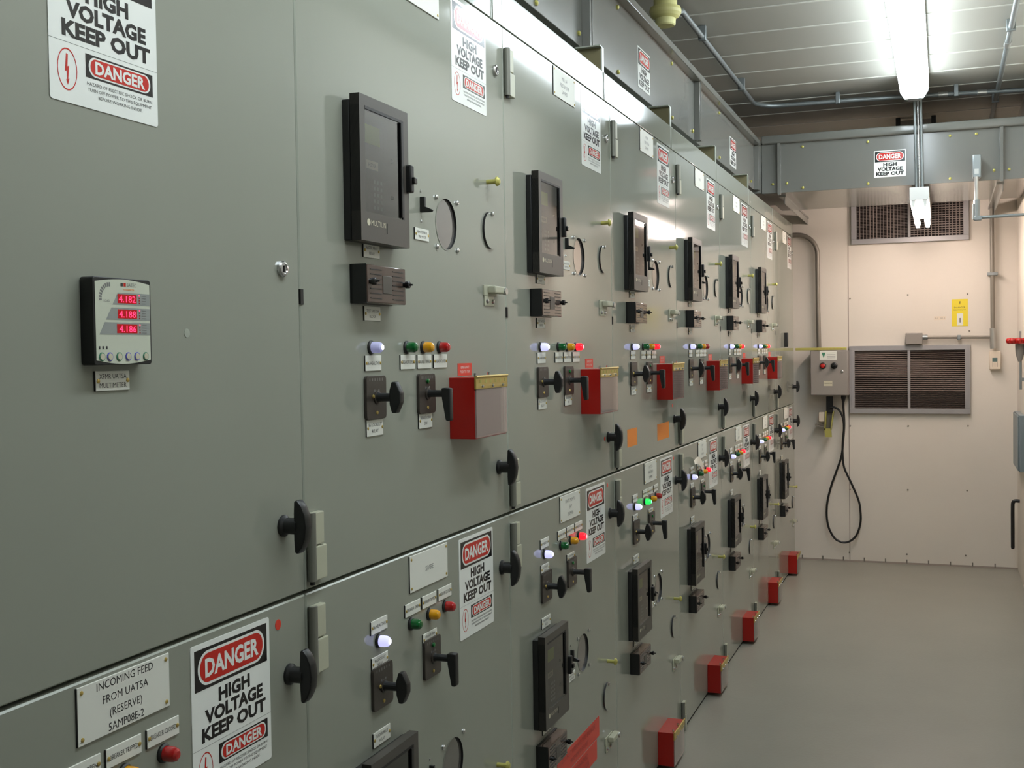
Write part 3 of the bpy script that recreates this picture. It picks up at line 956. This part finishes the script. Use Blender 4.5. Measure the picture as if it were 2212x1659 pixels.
tl = thing('tube_light', 'hanging light with two bare fluorescent tubes under the cross duct', 'light', (.826, 6.70, 2.34))
m = MB(world)
m.box(-.050, .050, .0105, 1.24, -.045, 0, 'fixture_white', .002)
m.box(-.050, .050, 0, .010, -.070, 0, 'fixture_white', .002)
for s_ in (-1, 1):
    m.prism([(s_ * .030 - .012, -.068), (s_ * .030 + .012, -.068), (s_ * .030 + .006, -.105), (s_ * .030 - .006, -.105)], .004, .022, lambda p, q, t: (p, t, q), 'fixture_white')
    m.box(s_ * .030 - .012, s_ * .030 + .012, 1.215, 1.23, -.105, -.045, 'fixture_white', .002)
m.build('housing', tl)
for s_ in (-1, 1):
    m = MB(world)
    m.lathe([(.0165, .022), (.0165, 1.215)], (s_ * .030, 0, -.080), 'v', 'tube_light', 14)
    m.build('tube', tl)
for s_ in (-1, 1):
    m = MB(world)
    m.tube([(s_ * .016, .12, 0), (s_ * .016 - .010, .12, ZC - 2.34)], .0075, 'galvanized', 10)
    m.build('hanger_rod', tl)
m = MB(world); m.tube([(0, .112, 0), (-.010, .112, ZC - 2.34)], .005, 'steel', 8); m.build('cable', tl)

# ------------------------------------------------------------------ ceiling: detector and conduits
sd = thing('smoke_detector', 'pale yellow smoke detector on the ceiling above the duct', 'smoke detector', (-.115, 4.70, ZC))
m = MB(world)
def lz(m, prof, c, mt, seg=32):
    vs, fs = [], []
    for r, t in prof:
        for k in range(seg):
            a = 2 * math.pi * k / seg
            vs.append((c[0] + r * math.cos(a), c[1] + r * math.sin(a), c[2] + t))
    for i in range(len(prof) - 1):
        for k in range(seg):
            fs.append([i * seg + k, i * seg + (k + 1) % seg, (i + 1) * seg + (k + 1) % seg, (i + 1) * seg + k])
    fs.append(list(range(seg))); fs.append([(len(prof) - 1) * seg + k for k in range(seg)][::-1])
    m.add(vs, fs, mt)
lz(m, [(.048, 0), (.048, -.072), (.062, -.077), (.0655, -.090), (.064, -.102), (.056, -.114), (.044, -.122)], (0, 0, 0), 'detector')
m.build('base', sd)
m = MB(world)
lz(m, [(.040, -.118), (.042, -.124), (.041, -.146), (.036, -.151), (.02, -.152)], (0, 0, 0), 'detector_cup')
m.build('cup', sd)

def arc(c, r, a0, a1, n, fn):
    return [fn(c[0] + r * math.cos(math.radians(a0 + (a1 - a0) * i / n)), c[1] + r * math.sin(math.radians(a0 + (a1 - a0) * i / n))) for i in range(n + 1)]
cc = thing('ceiling_conduit', 'steel conduit from the smoke detector bending across the ceiling', 'conduit', (0, 0, 0))
zc = 2.90
m = MB(world)
pts = [(-.080, 4.74, zc - .04), (-.081, 4.86, zc)] + [(-.080, 5.8, zc)] + arc((.081, 6.81), .161, 180, 90, 12, lambda a, b: (a, b, zc)) + [(.467, 6.99, zc), (1.395, 7.11, zc)]
m.tube(pts, .0125, 'galvanized', 12)
m.build('pipe', cc)
for p, d in (((-.080, 5.3, zc), 'y'), ((-.080, 6.4, zc), 'y'), ((.38, 6.985, zc), 'x'), ((1.02, 7.06, zc), 'x')):
    m = MB(world)
    if d == 'y': m.box(p[0] - .018, p[0] + .018, p[1] - .012, p[1] + .012, zc - .017, ZC, 'galvanized', .003)
    else: m.box(p[0] - .012, p[0] + .012, p[1] - .018, p[1] + .018, zc - .017, ZC, 'galvanized', .003)
    m.build('strap', cc)
for x0 in (.925, 1.13):
    m = MB(world); yy = 6.99 + (x0 - .467) * .129; m.tube([(x0, yy, zc), (x0 + .05, yy + .0067, zc)], .016, 'zinc', 12); m.build('coupling', cc)
rc = thing('ceiling_conduit', 'steel conduit running along the ceiling beside the wall opposite the cabinets', 'conduit', (0, 0, 0))
m = MB(world); m.tube([(1.239, 2.0, 2.913), (1.239, 8.2, 2.913)], .0125, 'galvanized', 12); m.build('pipe', rc)
for yy in (4.9, 5.75, 7.4):
    m = MB(world); m.box(1.219, 1.259, yy - .012, yy + .012, 2.896, ZC, 'galvanized', .003); m.build('strap', rc)
m = MB(world); m.tube([(1.239, 6.0, 2.913), (1.239, 6.08, 2.913)], .017, 'zinc', 12); m.build('coupling', rc)
mbk = thing('mounting_bracket', 'grey bar with two black ends on the ceiling behind the cross duct', 'bracket', (.786, 7.95, 2.912))
m = MB(world); m.box(-.10, .10, -.02, .02, -.02, .02, 'box_grey', .002); m.build('bar', mbk)
for s_ in (-1, 1):
    m = MB(world); m.box(s_ * .108 - .014, s_ * .108 + .014, -.025, .025, -.045, .038, 'black', .003); m.build('clamp', mbk)

# conduit body hanging from the cross duct
lb = thing('conduit', 'conduit dropping from a grey fitting on the cross duct and turning to the wall', 'conduit', (0, 6.80, 0))
m = MB(back); m.box(1.098, 1.142, 2.385, 2.510, -.052, .004, 'galvanized', .005)
m.rect(1.108, 1.130, 2.405, 2.432, .0045, 'zinc'); m.build('fitting', lb, label='grey rectangular fitting')
m = MB(world); m.tube([(1.117, 0, 2.39), (1.117, 0, 2.24)], .0115, 'zinc', 12); m.build('pipe', lb)
m = MB(world); m.tube([(1.118, 0, 2.265), (1.119, 0, 2.250), (1.119, 0, 2.155)], .0165, 'galvanized', 12)
m.box(1.104, 1.146, -.016, .016, 2.152, 2.178, 'galvanized', .005)
m.box(1.0965, 1.1035, -.014, .014, 2.157, 2.243, 'zinc', .002); m.build('elbow', lb, label='grey elbow fitting with a bright cover')
m = MB(world); m.tube([(1.14, 0, 2.169), (XR - .002, 0, 2.173)], .0085, 'galvanized', 12); m.build('pipe', lb)

# ------------------------------------------------------------------ end wall equipment
def vent(label, x0, x1, z0, z1, vert):
    v = thing('air_vent', label, 'vent', ((x0 + x1) / 2, YB, (z0 + z1) / 2))
    w2, h2 = (x1 - x0) / 2, (z1 - z0) / 2
    fw = .034
    m = MB(back)
    m.box(-w2, w2, h2 - fw, h2, 0, .030, 'vent_frame', .002); m.box(-w2, w2, -h2, -h2 + fw, 0, .030, 'vent_frame', .002)
    m.box(-w2, -w2 + fw, -h2 + fw, h2 - fw, 0, .030, 'vent_frame', .002); m.box(w2 - fw, w2, -h2 + fw, h2 - fw, 0, .030, 'vent_frame', .002)
    if not vert:
        m.box(-w2 + .012, -w2 + .016, -h2 + .012, h2 - .012, .030, .033, 'vent_frame'); m.box(w2 - .016, w2 - .012, -h2 + .012, h2 - .012, .030, .033, 'vent_frame')
    m.build('frame', v)
    m = MB(back); m.box(-.009, .009, -h2 + fw, h2 - fw, 0, .028, 'vent_frame', .002); m.build('mullion', v)
    for a, b, kind in ((-w2 + fw, -.009, 0), (.009, w2 - fw, 1)):
        m = MB(back)
        top = h2 - fw
        m.rect(a, b, -h2 + fw, top, .0015, 'vent_dark')
        if vert:
            mid = top
            n_ = 15
            for k in range(1, n_):
                u = a + (b - a) * k / n_
                m.box(u - .0022, u + .0022, -h2 + fw, mid, .004, .018, 'vent_slat')
            for k in range(1, 22 if kind else 34):
                z_ = -h2 + fw + (mid + h2 - fw) * k / (22 if kind else 34)
                if kind: m.box(a, b, z_ - .0018, z_ + .0018, .004, .016, 'vent_slat')
                else: m.box(a, b, z_ - .0008, z_ + .0008, .003, .008, 'vent_slat')
        else:
            n_ = 30
            for k in range(n_):
                z_ = -h2 + fw + (2 * h2 - 2 * fw) * (k + .5) / n_
                m.prism([(z_ - .0042, .018), (z_ - .0028, .020), (z_ + .0036, .006), (z_ + .0022, .004)], a, b, lambda p, q, t: (t, p, q), 'vent_slat')
        m.build('grille', v, smooth=False)
    return v
vent('upper wall vent with a dark grid, half hidden by the cross duct', .362, 1.108, 2.172, 2.585, True)
vent('lower wall vent of horizontal louvres beside the grey control box', .345, 1.114, 1.022, 1.482, False)

PX = .105
cb = thing('control_box', 'grey control box with red and black push buttons on the back wall', 'control box', (.224, YB, 1.303))
m = MB(back); m.box(-.123, .123, -.152, .152, 0, .165, 'box_grey', .003); m.build('body', cb)
m = MB(back); m.box(-.121, .121, -.150, .150, .166, .180, 'box_grey', .004)
m.build('door', cb)
m = MB(back); m.box(-.060, .050, .088, .148, .180, .1812, 'tag_white')
m.flat([(-.048, .138), (-.022, .138), (-.035, .100)][::-1], .1816, 'green_mark')
for i in range(4): m.rect(-.012, .042, .134 - .011 * i, .136 - .011 * i, .1816, 'ink_faint')
m.build('warning_label', cb, label='white label with a green triangle')
for u, c in ((-.040, 'red_paint'), (.034, 'black_gloss')):
    m = MB(back)
    m.lathe([(.022, .180), (.022, .186), (.018, .188)], (u, .049, 0), 'n', 'black', 16)
    m.lathe([(.014, .186), (.015, .205), (.011, .208), (.003, .209)], (u, .049, 0), 'n', c, 16)
    m.lathe([(.007, .186), (.007, .200)], (u + .012, .058, 0), 'n', 'steel', 10)
    m.build('push_button', cb, label='red push button' if c == 'red_paint' else 'black push button')
m = MB(back); m.lathe([(.010, .180), (.010, .184), (.006, .187), (.002, .1875)], (.086, .010, 0), 'n', 'steel', 14); m.build('lock', cb)
m = MB(back); m.box(-.036, .021, -.088, -.054, .180, .1808, 'tag_cream'); m.text('TRANSFER', -.008, -.070, .008, .1812, 'ink'); m.build('small_label', cb)
m = MB(back); m.lathe([(.016, 0), (.016, -.02), (.012, -.035), (.008, -.05)], (.082, -.152, .05), 'v', 'rubber', 14); m.build('cable_gland', cb)

ych = tag(MB(world).build('strut_channel'), 'yellow zinc strut lying along the top of the grey control box', 'strut')
m = MB(world); m.box(.003, .337, YB - .18, YB - .14, 1.457, 1.475, 'zinc_yellow', .002)
for k in range(9): m.box(.12 + .022 * k, .132 + .022 * k, YB - .1805, YB - .1795, 1.462, 1.470, 'brass')
ych.data = m.mesh('strut_channel')

bc = tag(MB(world).build('wall_conduit'), 'bent steel conduit coming from behind the cabinets down to the control box', 'conduit')
m = MB(world)
m.tube([(-.30, YB - .04, 2.255), (-.04, YB - .04, 2.255)] + arc((0, 2.115), .14, 90, 0, 10, lambda a, b: (a, YB - .04, b)) + [(.141, YB - .04, 1.75), (.146, YB - .04, 1.456)], .0155, 'conduit_grey', 12)
bc.data = m.mesh('wall_conduit')

ph = thing('plug_holder', 'brass-coloured bracket holding a cream plug below the control box', 'plug holder', (.21, YB, 1.03))
m = MB(back)
m.box(-.018, .028, -.002, .110, .05, .056, 'rubber', .002)
m.build('strap', ph, label='dark hanging strap')
m = MB(back)
m.prism([(-.020, .01), (-.012, .01), (-.020, -.118), (-.028, -.118)], .03, .10, lambda a, b, t: (a, b, t), 'zinc_yellow')
m.prism([(.030, .01), (.036, .01), (.018, -.118), (.012, -.118)], .03, .10, lambda a, b, t: (a, b, t), 'zinc_yellow')
m.prism([(-.020, .01), (.034, .01), (.018, -.118), (-.028, -.118)], .03, .036, lambda a, b, t: (a, b, t), 'conduit_grey')
m.prism([(-.028, -.108), (.018, -.108), (.022, -.166), (-.022, -.166)], .085, .10, lambda a, b, t: (a, b, t), 'zinc_yellow')
m.prism([(-.090, -.078), (-.020, -.098), (-.020, -.106), (-.090, -.090)], .05, .09, lambda a, b, t: (a, b, t), 'conduit_grey')
m.build('bracket', ph)
m = MB(back); m.box(-.066, -.024, -.064, .004, .035, .09, 'cream', .006); m.build('plug', ph, label='cream plug')

cord = tag(MB(world).build('power_cord'), 'black power cord hanging in a long loop on the back wall', 'cord')
K = [(.306, 1.101), (.306, 1.064), (.311, .953), (.304, .842), (.291, .731), (.258, .63), (.226, .538), (.200, .44), (.190, .361), (.192, .29), (.206, .225), (.240, .165), (.275, .142),
     (.309, .136), (.345, .148), (.379, .180), (.402, .23), (.414, .290), (.412, .36), (.400, .430), (.357, .541), (.325, .61), (.305, .667), (.298, .762), (.303, .85), (.309, .91), (.308, .965), (.298, 1.01),
     (.280, 1.045), (.255, 1.062), (.235, 1.066), (.214, 1.060)]
pts3 = []
for i, (x, z) in enumerate(K):
    q = i / (len(K) - 1)
    pts3.append((x, YB - .05 + (.025 * q if 4 < i < 24 else 0) - (.017 if i >= 20 else 0), z))
m = MB(world); m.tube(smooth_path(pts3), .0072, 'rubber', 10); cord.data = m.mesh('power_cord')

ys = tag(MB(world).build('yellow_sign'), 'yellow warning sign on the back wall between the two vents', 'sign')
m = MB(back); m.box(1.000, 1.100, 1.604, 1.783, -YB, -YB + .0015, 'yellow_sign')
n = -YB + .0019
m.flat([(1.048, 1.768), (1.054, 1.768), (1.052, 1.748), (1.050, 1.748)][::-1], n, 'ink')
m.text('DANGER', 1.05, 1.728, .010, n, 'ink', width=.07); m.text('BREATHING AIR', 1.05, 1.712, .007, n, 'ink', width=.075)
m.rect(1.032, 1.070, 1.608, 1.688, n, 'tag_white'); m.rect(1.049, 1.054, 1.628, 1.658, n + .0004, 'ink')
ys.data = m.mesh('yellow_sign', False)
fl = tag(MB(world).build('paper_label'), 'faint pale paper label beside the yellow sign', 'label')
m = MB(back); m.box(.890, .962, 1.648, 1.672, -YB, -YB + .001, 'cream'); m.text('EF-2   NO. 5', .926, 1.660, .008, -YB + .0013, 'ink_faint', width=.064)
fl.data = m.mesh('paper_label', False)

wc = thing('junction_box', 'grey junction box with conduit above the lower vent', 'junction box', (.764, YB, 1.526))
m = MB(back); m.box(-.053, .053, -.038, .038, 0, .065, 'box_grey', .004); m.build('body', wc)
m = MB(world); m.tube([(.053, -.035, .008), (.085, -.035, .008)], .017, 'galvanized', 12); m.build('connector', wc)
m = MB(world); m.tube([(.080, -.035, .008), (.472, -.035, .002)], .0105, 'conduit_grey', 12); m.build('pipe', wc)
m = MB(back); m.box(.270, .290, -.012, .020, 0, .048, 'galvanized', .003); m.build('strap', wc)

vc = thing('wall_conduit', 'vertical conduit ending in a bright fitting above the thermostat', 'conduit', (1.248, YB, 1.5))
m = MB(world); m.tube([(-.004, -.045, 1.40), (.002, -.045, .08)], .0135, 'conduit_grey', 12); m.build('pipe', vc)
m = MB(world); m.tube([(.002, -.045, .085), (.003, -.045, .060), (.004, -.045, -.030), (.005, -.045, -.048)], .0195, 'zinc', 14); m.build('fitting', vc, label='bright rounded fitting')
m = MB(back); m.box(-.03, .034, .43, .45, 0, .06, 'galvanized', .003); m.build('strap', vc)

th = thing('thermostat', 'small cream thermostat with a grey display on the back wall', 'thermostat', (1.264, YB, 1.376))
m = MB(back); m.box(-.034, .034, -.060, .060, 0, .045, 'cream', .004); m.build('housing', th)
m = MB(back); m.rect(-.017, .014, -.010, .016, .0455, 'teal_lcd'); m.build('display', th, smooth=False)
m = MB(back)
for u in (-.015, -.001, .013): m.box(u - .001, u + .001, -.044, -.014, .045, .0462, 'conduit_grey')
m.build('button', th)

# things on the wall opposite the cabinets, at the end of the aisle
vh = thing('valve', 'red lobed handwheel on a tapered grey body at the wall corner', 'valve', (1.372, 7.45, 1.5))
m = MB(world)
for k in range(9):
    a = 2 * math.pi * k / 9 + .35
    c = Vector((.058 * math.cos(a), .058 * math.sin(a), 0))
    lz(m, [(.006, -.020), (.017, -.014), (.021, 0), (.017, .012), (.006, .016)], c, 'red_paint', 12)
lz(m, [(.06, -.018), (.062, 0), (.05, .012)], (0, 0, 0), 'red_paint', 20)
m.v = [(a if a < .02 else .02 + (a - .02) * .05, b, c) for a, b, c in m.v]
m.build('handwheel', vh)
m = MB(world)
lz(m, [(.026, -.02), (.026, -.035), (.024, -.075), (.018, -.10), (.010, -.125)], (-.002, 0, 0), 'box_grey', 20)
m.build('bonnet', vh)
m = MB(world); lz(m, [(.007, -.12), (.007, -.29)], (.002, 0, 0), 'galvanized', 10); m.build('stem', vh)
m = MB(world); lz(m, [(.006, .01), (.006, .055)], (.0, 0, 0), 'galvanized', 10); m.build('spindle', vh)
m = MB(world); m.box(.002, .028, -.01, .01, -.24, -.22, 'galvanized'); m.build('bracket', vh)

gb = thing('wall_cabinet', 'blue-grey metal box on the wall opposite the cabinets', 'box', (XR, 7.75, .70))
m = MB(world); m.box(-.032, 0, -.25, .25, .015, .355, 'box_blue', .004); m.build('body', gb)
m = MB(world); m.box(-.040, -.033, -.24, .24, .021, .349, 'box_blue', .003); m.build('door', gb)
gh = tag(MB(world).build('grab_handle'), 'black padded handle near the floor on the wall opposite the cabinets', 'handle')
m = MB(world)
m.tube(smooth_path([(XR, 8.02, .478), (1.372, 8.02, .479), (1.361, 8.02, .468), (1.358, 8.02, .44), (1.358, 8.02, .30), (1.358, 8.02, .18)]), .0115, 'rubber', 12)
lz(m, [(.0115, .18), (.009, .172), (.004, .169)], (1.358, 8.02, 0), 'rubber', 12)
gh.data = m.mesh('grab_handle')
